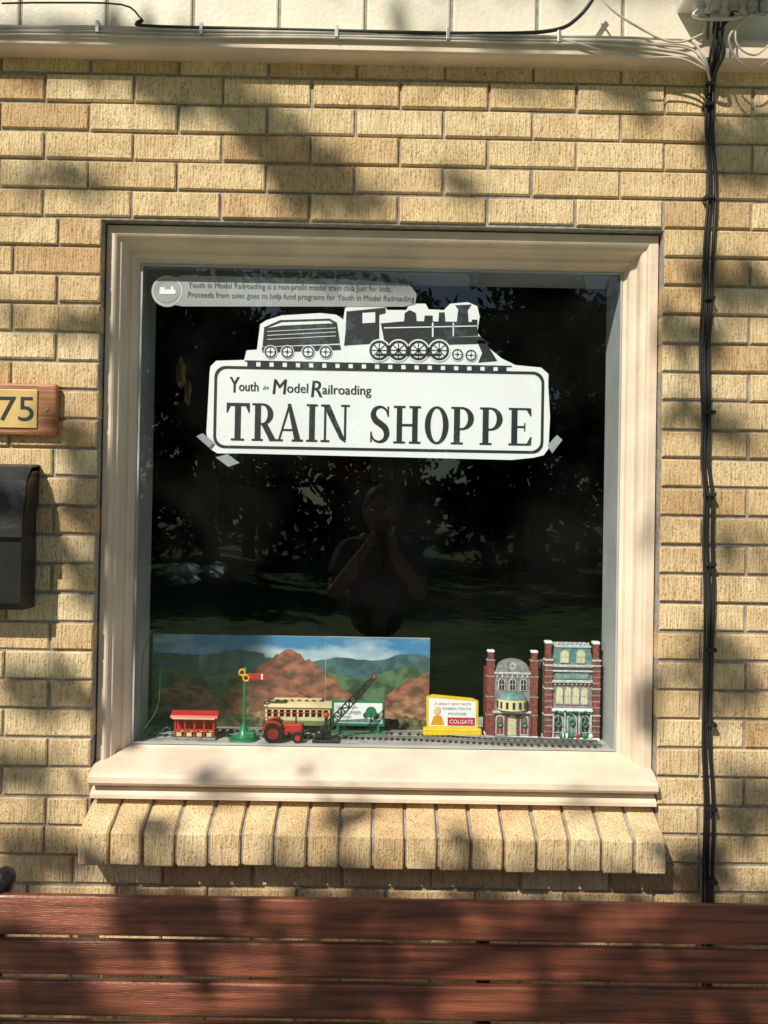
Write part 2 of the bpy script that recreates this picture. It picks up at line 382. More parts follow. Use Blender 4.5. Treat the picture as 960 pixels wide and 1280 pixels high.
def letters():
    def rc(a,b,c,d): return [(a,b),(c,b),(c,d),(a,d)]
    def band(cx,cy,ro,ri,a0,a1,n=18):
        o=[(cx+ro[0]*math.cos(math.radians(a0+(a1-a0)*i/n)),cy+ro[1]*math.sin(math.radians(a0+(a1-a0)*i/n))) for i in range(n+1)]
        q=[(cx+ri[0]*math.cos(math.radians(a0+(a1-a0)*i/n)),cy+ri[1]*math.sin(math.radians(a0+(a1-a0)*i/n))) for i in range(n+1)]
        return ('strip',o,q)
    def curve(pts,ws):
        P=catmull([(x,y,0) for x,y in pts],5); o=[];q=[]
        for i,p in enumerate(P):
            d=(P[min(i+1,len(P)-1)]-P[max(i-1,0)]).normalized(); nrm=Vector((-d.y,d.x,0))
            t=i/(len(P)-1)*(len(ws)-1); a=int(min(t,len(ws)-1.001)); wd=(ws[a]+(ws[a+1]-ws[a])*(t-a))/2
            o.append(tuple((p+nrm*wd)[:2])); q.append(tuple((p-nrm*wd)[:2]))
        return ('strip',o,q)
    L={}
    L['T']=(29,[rc(0,43,29,47),[(0,43),(0,35),(1.5,35),(5,43)],[(29,43),(29,35),(27.5,35),(24,43)],rc(10.5,2.5,18,43),rc(6,0,22.5,2.5)])
    L['R']=(31,[rc(3.5,2.5,11,44.5),rc(0,0,14,2.5),rc(0,44.5,14,47),band(13,33.5,(13.5,13.5),(6.5,11),-90,90),[(12,20),(19,22),(31,0),(22.5,0)],rc(11,20,13,22.5),[(22,0),(33,0),(33,2.5),(21,2.5)]])
    L['A']=(33,[[(3,2),(5.5,2),(17,42),(15.5,47)],[(14,47),(18.5,47),(31,2),(23,2)],rc(7.5,13,26,15.5),rc(0,0,9,2.5),rc(20,0,34,2.5)])
    L['I']=(15,[rc(3.5,2.5,11,44.5),rc(0,0,14.5,2.5),rc(0,44.5,14.5,47)])
    L['N']=(36,[rc(4,2.5,6.8,44),[(2,47),(11,47),(32,0),(30,0),(24,4)],rc(29,3,31.8,44.5),rc(0,0,11,2.5),rc(25,44.5,36,47),rc(0,44.5,6,47)])
    L['S']=(26,[curve([(22.5,35),(20.5,41.5),(14,45.3),(7,42.5),(4.5,35.5),(7.5,28.5),(13.5,24),(19.5,18.5),(21.5,11),(18.5,4),(12,1.5),(5,4.5),(2,12)],[1.5,2.5,3,5,7,8,8,8,7,5,3,2.5,1.5]),rc(22,33,24,46),rc(1,1,3,14)])
    L['H']=(35,[rc(4,2.5,11,44.5),rc(24,2.5,31,44.5),rc(11,21.5,24,24.5),rc(0,0,15,2.5),rc(0,44.5,15,47),rc(20,0,35,2.5),rc(20,44.5,35,47)])
    L['O']=(29,[band(14.5,23.5,(14.5,23.9),(7.5,21),0,360,28)])
    L['P']=(31,[rc(3.5,2.5,11,44.5),rc(0,0,15,2.5),rc(0,44.5,14,47),band(13,32.5,(15.5,14.5),(8,12),-90,90),rc(11,18,13,20.5)])
    L['E']=(30,[rc(3.5,2.5,11,44.5),rc(0,0,27,2.5),rc(0,44.5,27,47),rc(11,22,21,24.5),[(28.5,0),(29,11),(27.5,11),(23,2.5)],[(28,47),(28.5,37),(27,37),(22.5,44.5)],rc(19.5,18,21,28.5)])
    return L
LT=letters()
def put(ch_,u0,vb,wid,hgt,y):
    w0,parts=LT[ch_]; k=(D+DS)/F; kx=wid/w0; kz=hgt/47
    f=lambda p:((u0+p[0]*kx)*k,EYE-(vb-p[1]*kz)*k)
    yy=y
    for p in parts:
        if isinstance(p,tuple):
            o=[f(q) for q in p[1]]; i_=[f(q) for q in p[2]]; m=len(o)
            sg.add([(a[0],yy,a[1]) for a in o+i_],[(a,a+1,m+a+1,m+a) for a in range(m-1)],'black')
        else: sg.poly([f(q) for q in p],yy,'black')
        yy-=.00006
for c,u,w_ in [('T',-199,29),('R',-167,31),('A',-137,33),('I',-99,14.5),('N',-81,36),('S',-20,26),('H',10,34),('O',49,30),('P',82,31),('P',118,31),('E',154,30)]:
    put(c,u,-87,w_,47,Yb)
k=(D+DS)/F
def tx(t,u,v,wd,cap,bold=.0,shear=0):
    sg.text(t,u*k,EYE-v*k,Yb,'black',width=wd*k,cap=cap*k,bold=bold,shear=shear)
for dx in (0,.8):
    tx('Y',-196+dx,-147+dx*.01,12,20); tx('outh',-184+dx*.7,-149+dx*.01,24,12); tx('in',-154,-151+dx*.01,7,6,0,.3)
    tx('M',-142+dx,-146+dx*.01,17,19,0,.1); tx('odel',-124+dx*.7,-148+dx*.01,26,12); tx('R',-94+dx,-143+dx*.01,14,21,0,.1); tx('ailroading',-80+dx*.7,-147+dx*.01,61,12)
    Yb-=.0002
Yb+=.0004
def bp_(L,y=None,c='black'): sg.poly(Ap(L),y or Yb,c)
bp_([(330,408),(350,399),(412,397),(421,402),(425,428),(328,432)])
bp_([(335,409),(352,402),(411,400),(416,403),(352,406)],Yc,'white')
for q in range(3): bp_([(334,413+q*5),(420,408.5+q*5),(420,409.2+q*5),(334,413.7+q*5)],Yc,'white')
bp_([(327,433),(425,430),(426,436),(328,440)],Yb-.0003)
bp_([(433,388),(482,383),(482,390),(474,392),(474,428),(440,430),(430,431),(432,410)])
bp_([(453,390),(469,389),(469,402),(453,403)],Yc,'white')
bp_([(476,403),(508,400),(596,401),(598,418),(480,424)],Yb-.0003)
bp_([(480,408),(596,405.5),(596,406.7),(480,409.4)],Yc,'white'); bp_([(540,402),(542,402),(542,420),(540,420)],Yc,'white'); bp_([(566,402),(567.5,402),(567.5,419),(566,419)],Yc,'white')
bp_([(505,401),(506,390),(512,386),(520,390),(521,401)]); bp_([(530,401),(531,393),(541,393),(541,401)]); bp_([(548,401),(549,389),(556,389),(557,401)])
bp_([(571,402),(573,385),(569,380),(590,379),(585,386),(586,402)]); bp_([(590,398),(597,398),(597,406),(590,406)])
bp_([(478,424),(600,419),(612,428),(478,432)])
bp_([(596,424),(606,424),(622,450),(598,452),(603,440)])
def wheel(px,py,r,sp=8):
    x,z=A(px,py); r*=k
    sg.disc(x,z,r*1.14,Yc-.0002,'white'); sg.disc(x,z,r,Yd,'black',rin=r*.76); sg.disc(x,z,r*.22,Yd,'black',n=12)
    for i in range(sp):
        a=math.pi*i/sp*2; c,s_=math.cos(a),math.sin(a); w2=r*.05
        sg.poly([(x-s_*w2,z+c*w2),(x+s_*w2,z-c*w2),(x+s_*w2+c*r*.8,z-c*w2+s_*r*.8),(x-s_*w2+c*r*.8,z+c*w2+s_*r*.8)],Yd-.0001,'black')
for a in (338,359,385,407): wheel(a,439,7.5,4)
for a in (474,498,523,549): wheel(a,437,12.5)
wheel(572,442,7,4); wheel(589,443,7,4)
bp_([(470,441),(552,441),(552,444),(470,444)],Yd-.0003)
bp_([(306,449.5),(640,456),(640,457.5),(306,451)],Yb-.0003)
x=309
while x<636:
    yy=451+(x-306)*.0195; bp_([(x,yy),(x+11,yy+.2),(x+11,yy+6),(x,yy+5.8)],Yb); x+=16.5
M['tape']=mat('clear_tape',(.36,.40,.42),.3,.1)
for L in ([(270,571),(285,567),(300,578),(286,583)],[(246,545),(254,541),(268,552),(262,559)],[(684,556),(696,543),(703,549),(690,566)]): sg.poly(Ap(L),Yc-.004,'tape')
sg.build('shop_sign')
st=MB(); M['stk']=mat('frosted_sticker',(.36,.38,.38),.5,.1,8); M['gtxt']=mat('grey_print',(.07,.075,.08),.6,.1)
pts=[(228,343),(440,348),(512,354),(521,366),(519,379),(505,382),(228,382)]
c=[(209+20*math.cos(math.radians(a)),363+20*math.sin(math.radians(a))) for a in range(60,301,15)]
st.poly(Ap(pts+c),DS-.001,'stk')
x,z=A(209,363); st.disc(x,z,18.5*k,DS-.0018,'white',rin=17.7*k); st.disc(x,z,14*k,DS-.0018,'jamb',rin=13.2*k)
bx=[(199,367),(219,367),(220,362),(217,361),(217,357),(214,357),(213,361),(206,361),(206,358),(200,358)]; st.poly(Ap(bx),DS-.002,'white')
for t,a,b,wd in (('Youth in Model Railroading is a non-profit model train club Just for kids.',235,357.5,254),('Proceeds from sales goes to help fund programs for Youth in Model Railroading',235,369.5,283)):
    x,z=A(a,b); st.text(t,x,z-.002,DS-.002,'gtxt',width=wd*k,cap=7*k)
st.build('information_sticker')

# ---------------------------------------------------------------- landscape backdrop (flat picture)
def sky_pic():
    m=bpy.data.materials.new('painted_sky'); n,l=nt(m); b=n['Principled BSDF']; tc=n.new('ShaderNodeTexCoord')
    mp=n.new('ShaderNodeMapping'); mp.inputs['Scale'].default_value=(1,1,2.6); l.new(tc.outputs['Object'],mp.inputs[0])
    no=n.new('ShaderNodeTexNoise'); no.inputs['Scale'].default_value=7; no.inputs['Detail'].default_value=7; l.new(mp.outputs[0],no.inputs['Vector'])
    sx=n.new('ShaderNodeSeparateXYZ'); l.new(tc.outputs['Object'],sx.inputs[0])
    mr=n.new('ShaderNodeMapRange'); mr.inputs['From Min'].default_value=1.18; mr.inputs['From Max'].default_value=1.11; mr.inputs['To Min'].default_value=-.12; mr.inputs['To Max'].default_value=.12; l.new(sx.outputs['Z'],mr.inputs[0])
    ad=n.new('ShaderNodeMath'); ad.operation='ADD'; l.new(no.outputs['Fac'],ad.inputs[0]); l.new(mr.outputs[0],ad.inputs[1])
    cr=n.new('ShaderNodeValToRGB'); cr.color_ramp.elements[0].position=.42; cr.color_ramp.elements[1].position=.66
    cr.color_ramp.elements[0].color=(.055,.23,.44,1); cr.color_ramp.elements[1].color=(.50,.64,.70,1); l.new(ad.outputs[0],cr.inputs[0]); l.new(cr.outputs[0],b.inputs['Base Color']); b.inputs['Roughness'].default_value=.5; return m
M['psky']=sky_pic()
M['phill']=mat('painted_far_hills',(.06,.14,.15),.6,.35,30,lo=.42,hi=.58); M['phill2']=mat('painted_hills',(.09,.17,.085),.6,.55,32,lo=.4,hi=.6)
M['prock']=mat('painted_rocks',(.36,.145,.085),.6,.5,26,stretch=(1,1,1.8),col2=(.12,.06,.042),lo=.38,hi=.66); M['prock2']=mat('painted_rocks_near',(.42,.22,.125),.6,.5,34,stretch=(1,1,1.8),col2=(.15,.085,.05),lo=.38,hi=.64)
M['pgreen']=mat('painted_scrub',(.15,.13,.06),.7,.6,60,col2=(.045,.055,.025),lo=.42,hi=.6); M['card']=mat('card_edge',(.45,.46,.42),.7)
bd=MB(); BY=.27
xb0,xb1,zb1=-.585,.125,1.181
bd.box(xb0,-.1405,BY+.0005,BY+.004,SZ,zb1,'card'); bd.box(-.142,xb1,BY-.0035,BY,SZ,zb1+.001,'card')
for (a,b,y) in ((xb0+.0005,-.1425,BY),(-.1415,xb1-.0005,BY-.004)):
    bd.poly([(a,SZ+.001),(b,SZ+.001),(b,zb1-.0005),(a,zb1-.0005)],y,'psky')
def ridge(x0,x1,zf,y,k_):
    n_=int((x1-x0)/.003); pts=[(x0+(x1-x0)*i/n_, max(SZ+.004,min(zb1-.004,zf(x0+(x1-x0)*i/n_)))) for i in range(n_+1)]
    bd.poly([(x0,SZ+.002)]+pts+[(x1,SZ+.002)],y,k_)
N1=lambda x,s,o:mnoise.noise(Vector((x*s,o,0)))
zr=lambda z:SZ+z
fz=lambda x,o:.007*N1(x,38,o)+.004*N1(x,95,o+3)+.002*N1(x,220,o+5)
for (a,b,y) in ((xb0+.001,-.143,BY),(-.141,xb1-.001,BY-.004)):
    ridge(a,b,lambda x:zr(.176+.034*N1(x,7,1)+.004*N1(x,40,2)+(.010 if x<-.3 else 0)),y-.0006,'phill')
    ridge(a,b,lambda x:zr(.140+.040*N1(x,8,5)+fz(x,1)*.5),y-.0012,'phill2')
    ridge(a,b,lambda x:zr(.050+.150*max(0,1-(abs(x+.235)/.20)**1.25)+fz(x,8)*1.3 if x<-.05 else .055+.085*min(1,max(0,(x+.03)/.12))+fz(x,8)*1.6),y-.0018,'prock')
    ridge(a,b,lambda x:zr(.045+.070*math.exp(-((x+.50)/.09)**2)+.045*math.exp(-((x-.10)/.07)**2)+fz(x,9)*1.8),y-.0024,'prock2')
    ridge(a,b,lambda x:zr(.030+.02*N1(x,12,11)+fz(x,4)),y-.003,'pgreen')
bd.build('landscape_backdrop')

# ---------------------------------------------------------------- toys
M['red']=mat('red_toy_paint',(.50,.03,.025),.35,.1); M['green']=mat('green_toy_paint',(.02,.20,.08),.35,.1)
M['yellow']=mat('yellow_toy_paint',(.80,.58,.03),.35,.08); M['cream']=mat('cream_toy_paint',(.76,.66,.38),.5,.1)
M['olive']=mat('olive_toy_paint',(.20,.24,.10),.4,.15)
M['tan']=mat('tan_roof',(.70,.56,.30),.6,.1); M['steel']=mat('rail_steel',(.3,.29,.28),.35,.1,metal=.8); M['tie']=mat('brown_ties',(.045,.03,.025),.7)
M['lens']=mat('amber_lens',(.75,.35,.02),.2); M['win']=mat('dark_window',(.03,.035,.04),.15); M['winy']=mat('cream_glow_window',(.72,.66,.36),.4)  # cream pane colour paints in the yellow glow of lit windows
M['rbrick']=mat('red_model_brick',(.27,.065,.06),.6,.5,140); M['wstone']=mat('white_model_stone',(.56,.60,.58),.55,.35,120); M['teal']=mat('teal_model_paint',(.15,.28,.28),.5,.35,90)
M['rose']=mat('rose_grey_model_wall',(.30,.24,.26),.6,.35,110)
M['greyst']=mat('grey_model_stone',(.28,.29,.28),.6,.4,120); M['snow']=mat('model_snow',(.85,.87,.88),.6,.05)
def track(name,pts,z=SZ):
    t=MB(); P=catmull(pts,14)
    for s_ in (-.009,0,.009):
        q=[]
        for i,p in enumerate(P):
            d=(P[min(i+1,len(P)-1)]-P[max(i-1,0)]).normalized(); q.append(p+Vector((-d.y,d.x,0))*s_+Vector((0,0,.006)))
        t.tube(q,.0013,'steel',6)
    L=0
    for i in range(len(P)-1):
        d=P[i+1]-P[i]; L+=d.length
        if L>.012:
            L=0; a=math.atan2(d.y,d.x); p=P[i]
            t.box(p.x-.0028,p.x+.0028,p.y-.015,p.y+.015,z+.0005,z+.0045,'tie',rot=Matrix.Rotation(a,3,'Z'))
    return t.build(name)
track('toy_railway_track',[(x,y,SZ) for x,y in ((-.56,.172),(-.3,.176),(-.1,.176),(.1,.165),(.3,.140),(.53,.124))])
track('toy_railway_track',[(x,y,SZ) for x,y in ((-.56,.226),(-.3,.226),(-.05,.226),(.12,.215),(.3,.178),(.53,.158))])
# station shelter
t=MB(); cx,cy=-.445,.145; w2=.052
t.box(cx-w2,cx+w2,cy-.016,cy+.022,SZ+.0005,SZ+.006,'greyst',ch=.001)
t.box(cx-w2+.004,cx+w2-.004,cy+.014,cy+.018,SZ+.006,SZ+.054,'red')
for q in range(5):
    X=cx-w2+.006+q*(2*w2-.012)/4; t.box(X-.002,X+.002,cy-.012,cy-.008,SZ+.006,SZ+.054,'red'); t.cyl((X,cy-.01,SZ+.05),(X,cy+.016,SZ+.05),.0015,'red',6)
t.box(cx-w2+.004,cx+w2-.004,cy-.0125,cy-.0085,SZ+.022,SZ+.026,'red'); t.box(cx-w2+.008,cx+w2-.008,cy,cy+.012,SZ+.016,SZ+.019,'cream')
t.prismx([(cy-.022,SZ+.054),(cy+.024,SZ+.054),(cy+.02,SZ+.062),(cy,SZ+.068),(cy-.018,SZ+.060)],cx-w2-.004,cx+w2+.004,'red')
for q in range(4): X=cx-.036+q*.024; t.box(X-.006,X+.006,cy-.0135,cy-.0125,SZ+.009,SZ+.018,'tan')
t.box(cx-.05,cx+.05,cy-.024,cy-.021,SZ+.052,SZ+.055,'tan')
t.build('toy_station_shelter')
# semaphore
t=MB(); cx,cy=-.328,.145
t.tube([(cx,cy,SZ),(cx,cy,SZ+.006)],[.036,.034],'green',20); t.tube([(cx,cy,SZ+.006),(cx,cy,SZ+.014),(cx,cy,SZ+.03),(cx,cy,SZ+.04)],[.022,.014,.008,.005],'green',16)
t.cyl((cx,cy,SZ+.03),(cx,cy,SZ+.165),.0036,'green',12); t.ell((cx,cy,SZ+.168),(.006,.006,.006),'green')
t.box(cx+.006,cx+.028,cy-.02,cy,SZ+.006,SZ+.022,'green',ch=.003); 
for z in (.05,.075,.1,.125): t.cyl((cx,cy,SZ+z),(cx+.013,cy,SZ+z),.001,'green',6)
t.cyl((cx+.013,cy,SZ+.02),(cx+.013,cy,SZ+.15),.001,'green',6)
def ringt(c,r,r2,k_): t.tube([(c[0]+r*math.cos(a*math.pi/9),c[1],c[2]+r*math.sin(a*math.pi/9)) for a in range(19)],r2,k_,8)
ringt((cx-.006,cy-.006,SZ+.162),.007,.0028,'lens'); ringt((cx+.004,cy-.006,SZ+.149),.007,.0028,'lens')
t.box(cx+.006,cx+.052,cy-.008,cy-.005,SZ+.146,SZ+.160,'red',ch=.001); t.box(cx+.040,cx+.044,cy-.0085,cy-.0078,SZ+.1465,SZ+.1595,'white')
t.build('toy_semaphore_signal')
# trolley
t=MB(); cx,cy=-.205,.222; w2=.08
for x in (-.05,-.032,.032,.05):
    for y in (-.014,.011): t.cyl((cx+x,cy+y,SZ+.014),(cx+x,cy+y+.004,SZ+.014),.009,'blackm',16)
t.box(cx-.07,cx+.07,cy-.012,cy+.012,SZ+.014,SZ+.02,'blackm')
t.box(cx-w2,cx+w2,cy-.019,cy+.019,SZ+.020,SZ+.034,'olive',ch=.002); t.box(cx-w2,cx+w2,cy-.0193,cy+.0193,SZ+.0335,SZ+.041,'cream')
t.box(cx-w2+.004,cx+w2-.004,cy-.013,cy+.013,SZ+.041,SZ+.063,'win')
for i in range(11):
    X=cx-w2+.002+i*(2*w2-.004)/10; t.box(X-.0024,X+.0024,cy-.0185,cy+.0185,SZ+.041,SZ+.063,'cream')
t.box(cx-w2,cx+w2,cy-.0188,cy+.0188,SZ+.051,SZ+.053,'red'); t.box(cx-w2,cx+w2,cy-.019,cy+.019,SZ+.060,SZ+.066,'cream')
t.prismx([(cy-.023,SZ+.066),(cy+.023,SZ+.066),(cy+.018,SZ+.074),(cy+.008,SZ+.078),(cy-.008,SZ+.078),(cy-.018,SZ+.074)],cx-w2-.005,cx+w2+.005,'tan')
t.box(cx-w2+.02,cx+w2-.02,cy-.008,cy+.008,SZ+.078,SZ+.085,'tan',ch=.002)
for i in range(7): t.box(cx-.055+i*.018,cx-.047+i*.018,cy-.0085,cy+.0085,SZ+.0795,SZ+.083,'darkwood')
t.tube([(cx+.03,cy,SZ+.085),(cx-.0,cy,SZ+.1)],.001,'blackm',6)
t.build('toy_trolley')
# tractor
t=MB(); cx,cy=-.232,.135
for y in (-.024,.016):
    t.cyl((cx-.022,cy+y,SZ+.023),(cx-.022,cy+y+.01,SZ+.023),.023,'blackm',22); t.cyl((cx-.022,cy+y-.001,SZ+.023),(cx-.022,cy+y+.011,SZ+.023),.013,'red',16)
    t.cyl((cx+.036,cy+y*.8,SZ+.013),(cx+.036,cy+y*.8+.007,SZ+.013),.013,'blackm',18); t.cyl((cx+.036,cy+y*.8-.001,SZ+.013),(cx+.036,cy+y*.8+.008,SZ+.013),.0065,'red',12)
    t.tube([(cx-.046,cy+y+.005,SZ+.03),(cx-.036,cy+y+.005,SZ+.046),(cx-.02,cy+y+.005,SZ+.050),(cx-.004,cy+y+.005,SZ+.042)],.004,'red',8,4)
t.box(cx-.028,cx+.012,cy-.01,cy+.01,SZ+.016,SZ+.032,'red',ch=.003); t.box(cx+.0,cx+.046,cy-.009,cy+.009,SZ+.022,SZ+.044,'red',ch=.004)
t.box(cx+.045,cx+.049,cy-.008,cy+.008,SZ+.02,SZ+.042,'blackm',ch=.001); t.cyl((cx+.03,cy,SZ+.043),(cx+.03,cy,SZ+.064),.0018,'blackm',8)
t.cyl((cx-.003,cy,SZ+.04),(cx-.011,cy,SZ+.054),.0012,'blackm',6); t.tube([(cx-.012+.004*math.cos(a)*.8,cy+.008*math.sin(a),SZ+.055+.004*math.cos(a)) for a in [i*math.pi/6 for i in range(13)]],.0012,'blackm',6)
t.box(cx-.034,cx-.022,cy-.007,cy+.007,SZ+.034,SZ+.038,'blackm',ch=.001); t.box(cx-.036,cx-.033,cy-.007,cy+.007,SZ+.036,SZ+.048,'red',ch=.001)
t.cyl((cx+.036,cy-.02,SZ+.013),(cx+.036,cy+.02,SZ+.013),.002,'blackm',8)
t.build('toy_tractor')
# crossing gate: black lattice arm raised at an angle
t=MB(); cx,cy=-.130,.138
t.box(cx-.032,cx+.032,cy-.018,cy+.018,SZ+.0005,SZ+.008,'blackm',ch=.002); t.box(cx-.014,cx+.012,cy-.01,cy+.01,SZ+.008,SZ+.034,'blackm',ch=.003)
t.cyl((cx,cy,SZ+.034),(cx,cy,SZ+.06),.004,'blackm',10); t.ell((cx,cy,SZ+.063),(.007,.006,.007),'red'); t.box(cx-.026,cx-.012,cy-.008,cy+.008,SZ+.008,SZ+.022,'blackm',ch=.002)
p0=Vector((cx-.004,cy-.012,SZ+.030)); p1=Vector((-.016,cy-.012,1.106)); d=p1-p0; nv=Vector((-d.z,0,d.x)).normalized()
for s_ in (-1,1): t.tube([p0+nv*s_*.009,p0+d*.5+nv*s_*.0075,p1+nv*s_*.004],.0019,'blackm',6)
nl=13
for i in range(nl):
    a=p0+d*i/nl; b=p0+d*(i+1)/nl; wa=.009-.005*i/nl; sg_=1 if i%2 else -1
    t.tube([a+nv*wa*sg_,b-nv*wa*sg_],.0018,'blackm',5)
    t.tube([a+nv*wa,a-nv*wa],.0016,'blackm',5)
t.ell(p1,(.005,.004,.005),'red'); t.ell(p0-d.normalized()*.014,(.010,.006,.010),'blackm')
t.tube([p0+d*.75,Vector((cx+.03,cy-.012,SZ+.01))],.0006,'blackm',5)
t.build('toy_crossing_gate')
# billboards
t=MB(); cx,cy=-.055,.205
t.box(cx-.072,cx+.072,cy-.012,cy+.012,SZ+.0005,SZ+.006,'green',ch=.002)
for x in (-.05,.05): t.box(cx+x-.003,cx+x+.003,cy-.003,cy+.003,SZ+.006,SZ+.03,'green')
t.box(cx-.066,cx+.066,cy-.004,cy+.003,SZ+.022,SZ+.086,'green',ch=.002)
t.box(cx-.060,cx+.060,cy-.005,cy-.0041,SZ+.030,SZ+.080,'white')
x0=cx+.032
t.disc(x0,SZ+.058,.014,cy-.0058,'green',10); t.poly([(x0-.002,SZ+.034),(x0+.002,SZ+.034),(x0+.001,SZ+.06),(x0-.001,SZ+.06)],cy-.0062,'tie')
t.disc(x0-.012,SZ+.050,.008,cy-.0056,'phill2',9); t.disc(x0+.012,SZ+.049,.009,cy-.0056,'phill2',9)
t.poly([(cx-.057,SZ+.032),(cx+.057,SZ+.032),(cx+.057,SZ+.038),(cx+.02,SZ+.042),(cx-.057,SZ+.036)],cy-.0054,'teal')
t.text('Grow with',cx-.052,SZ+.066,cy-.0056,'phill',width=.05,cap=.006); t.text('PINE LUMBER',cx-.052,SZ+.052,cy-.0056,'green',width=.06,cap=.008); t.text('& TREES',cx-.052,SZ+.043,cy-.0056,'phill',width=.035,cap=.005)
t.build('toy_billboard')
t=MB(); cx,cy=.180,.212
t.box(cx-.073,cx+.073,cy-.014,cy+.012,SZ+.0005,SZ+.020,'yellow',ch=.004)
t.box(cx-.070,cx+.070,cy-.016,cy-.0135,SZ+.004,SZ+.010,'yellow',ch=.001)
t.prism([(cx-.064,SZ+.020),(cx+.064,SZ+.020),(cx+.064,SZ+.088),(cx+.05,SZ+.094),(cx-.05,SZ+.102),(cx-.066,SZ+.096)],cy-.003,cy+.003,'yellow')
t.poly([(cx-.058,SZ+.024),(cx+.058,SZ+.024),(cx+.058,SZ+.086),(cx-.06,SZ+.094)],cy-.0036,'white')
t.poly([(cx-.012,SZ+.026),(cx+.056,SZ+.026),(cx+.056,SZ+.046),(cx-.012,SZ+.046)],cy-.0042,'red')
t.text('COLGATE',cx-.007,SZ+.031,cy-.0048,'white',width=.058,cap=.010)
t.text('A GREAT NEW TASTE',cx-.045,SZ+.077,cy-.0042,'red',width=.09,cap=.005); t.text('ICHIBAN TOOTH',cx-.025,SZ+.065,cy-.0042,'green',width=.07,cap=.006); t.text('POWDER',cx-.01,SZ+.052,cy-.0042,'rbrick',width=.045,cap=.006)
t.ell((cx-.038,cy-.004,SZ+.062),(.009,.001,.012),'tan'); t.prism([(cx-.054,SZ+.027),(cx-.02,SZ+.027),(cx-.028,SZ+.05),(cx-.046,SZ+.05)],cy-.0045,cy-.004,'lens')
t.build('toy_billboard')
# model houses
def arch_window(t,x,z,w_,h,y,frame_,glass_,mull=True):
    n_=8; o=[(x-w_/2,z),(x+w_/2,z)]+[(x+w_/2*math.cos(math.pi*i/n_),z+h-w_/2+w_/2*math.sin(math.pi*i/n_)) for i in range(n_+1)]
    t.prism(o,y-.0025,y,frame_); q=.74
    t.poly([(x+(a-x)*q,z+h*.06+(b-z)*.88) for a,b in o],y-.003,glass_)
    if mull: t.box(x-.0006,x+.0006,y-.0038,y-.003,z+h*.08,z+h*.9,frame_); t.box(x-w_*.37,x+w_*.37,y-.0038,y-.003,z+h*.48,z+h*.48+.0012,frame_)
t=MB(); cx,y0=.326,.200; w2=.062
t.box(cx-w2,cx+w2,y0,y0+.07,SZ,SZ+.165,'rbrick'); t.box(cx-w2-.003,cx+w2+.003,y0-.012,y0+.071,SZ+.0005,SZ+.006,'snow',ch=.002)
for s_ in (-1,1):
    X=cx+s_*(w2-.008); t.box(X-.009,X+.009,y0-.006,y0+.012,SZ+.006,SZ+.190,'rbrick'); 
    for z in (.055,.100,.150,.190): t.box(X-.0105,X+.0105,y0-.0075,y0+.013,SZ+z,SZ+z+.004,'greyst',ch=.001)
    t.box(X-.007,X+.007,y0-.004,y0+.010,SZ+.195,SZ+.211,'rbrick'); t.box(X-.009,X+.009,y0-.006,y0+.012,SZ+.211,SZ+.217,'snow',ch=.002)
t.box(cx-w2+.018,cx+w2-.018,y0-.004,y0,SZ+.006,SZ+.160,'rose')
gab=[(cx-.045,SZ+.163),(cx+.045,SZ+.163)]+[(cx+.040*math.cos(math.pi*i/12),SZ+.170+.026*math.sin(math.pi*i/12)) for i in range(13)]
t.prism(gab,y0-.005,y0+.01,'greyst'); t.disc(cx,SZ+.178,.008,y0-.0056,'wstone',rin=.005)
t.box(cx-.045,cx+.045,y0-.008,y0-.0005,SZ+.158,SZ+.163,'wstone',ch=.001)
for i in range(7): t.box(cx-.040+i*.0125,cx-.036+i*.0125,y0-.0072,y0-.0042,SZ+.150,SZ+.157,'wstone')
for x in (-.027,0,.027): arch_window(t,cx+x,SZ+.118,.017,.030,y0-.004,'wstone','win')
n_=14; vs=[];fs=[]; H=5
for i in range(H+1):
    a=math.pi/2*i/H
    for j_ in range(n_+1):
        b=math.pi*j_/n_; vs.append((cx+.036*math.cos(a)*math.cos(b),y0-.004-.026*math.cos(a)*math.sin(b),SZ+.098+.018*math.sin(a)))
for i in range(H):
    for j_ in range(n_): fs.append((i*(n_+1)+j_,i*(n_+1)+j_+1,(i+1)*(n_+1)+j_+1,(i+1)*(n_+1)+j_))
t.add(vs,fs,'teal',True)
vs=[(cx+.036*math.cos(math.pi*j_/n_),y0-.004-.026*math.sin(math.pi*j_/n_),SZ+z) for z in (.072,.098) for j_ in range(n_+1)]
t.add(vs,[(j_,j_+1,n_+2+j_,n_+1+j_) for j_ in range(n_)]+[list(range(n_+1))],'cream')
for j_ in range(1,n_,2):
    b=math.pi*j_/n_; X,Y=cx+.0365*math.cos(b),y0-.004-.0265*math.sin(b); t.box(X-.003,X+.003,Y-.0008,Y+.002,SZ+.077,SZ+.093,'win')
for x in (-.03,0,.03): arch_window(t,cx+x,SZ+.008,.022,.050,y0-.004,'wstone','rbrick' if x else 'winy'); 
t.tube([(cx-.03+.006*math.cos(a*math.pi/6),y0-.009,SZ+.035+.006*math.sin(a*math.pi/6)) for a in range(13)],.002,'green',6)
t.tube([(cx+.03+.006*math.cos(a*math.pi/6),y0-.009,SZ+.035+.006*math.sin(a*math.pi/6)) for a in range(13)],.002,'green',6)
for x in (-.045,-.015,.015,.045): t.box(cx+x-.002,cx+x+.002,y0-.010,y0-.006,SZ+.006,SZ+.064,'rbrick')
t.box(cx-.048,cx+.048,y0-.011,y0-.004,SZ+.062,SZ+.068,'wstone',ch=.001)
t.build('model_townhouse')
t=MB(); cx,y0=.472,.190; w2=.068
t.box(cx-w2+.002,cx+w2-.002,y0,y0+.075,SZ,SZ+.185,'rose'); t.box(cx-w2,cx+w2,y0-.014,y0+.07,SZ+.0005,SZ+.007,'snow',ch=.002)
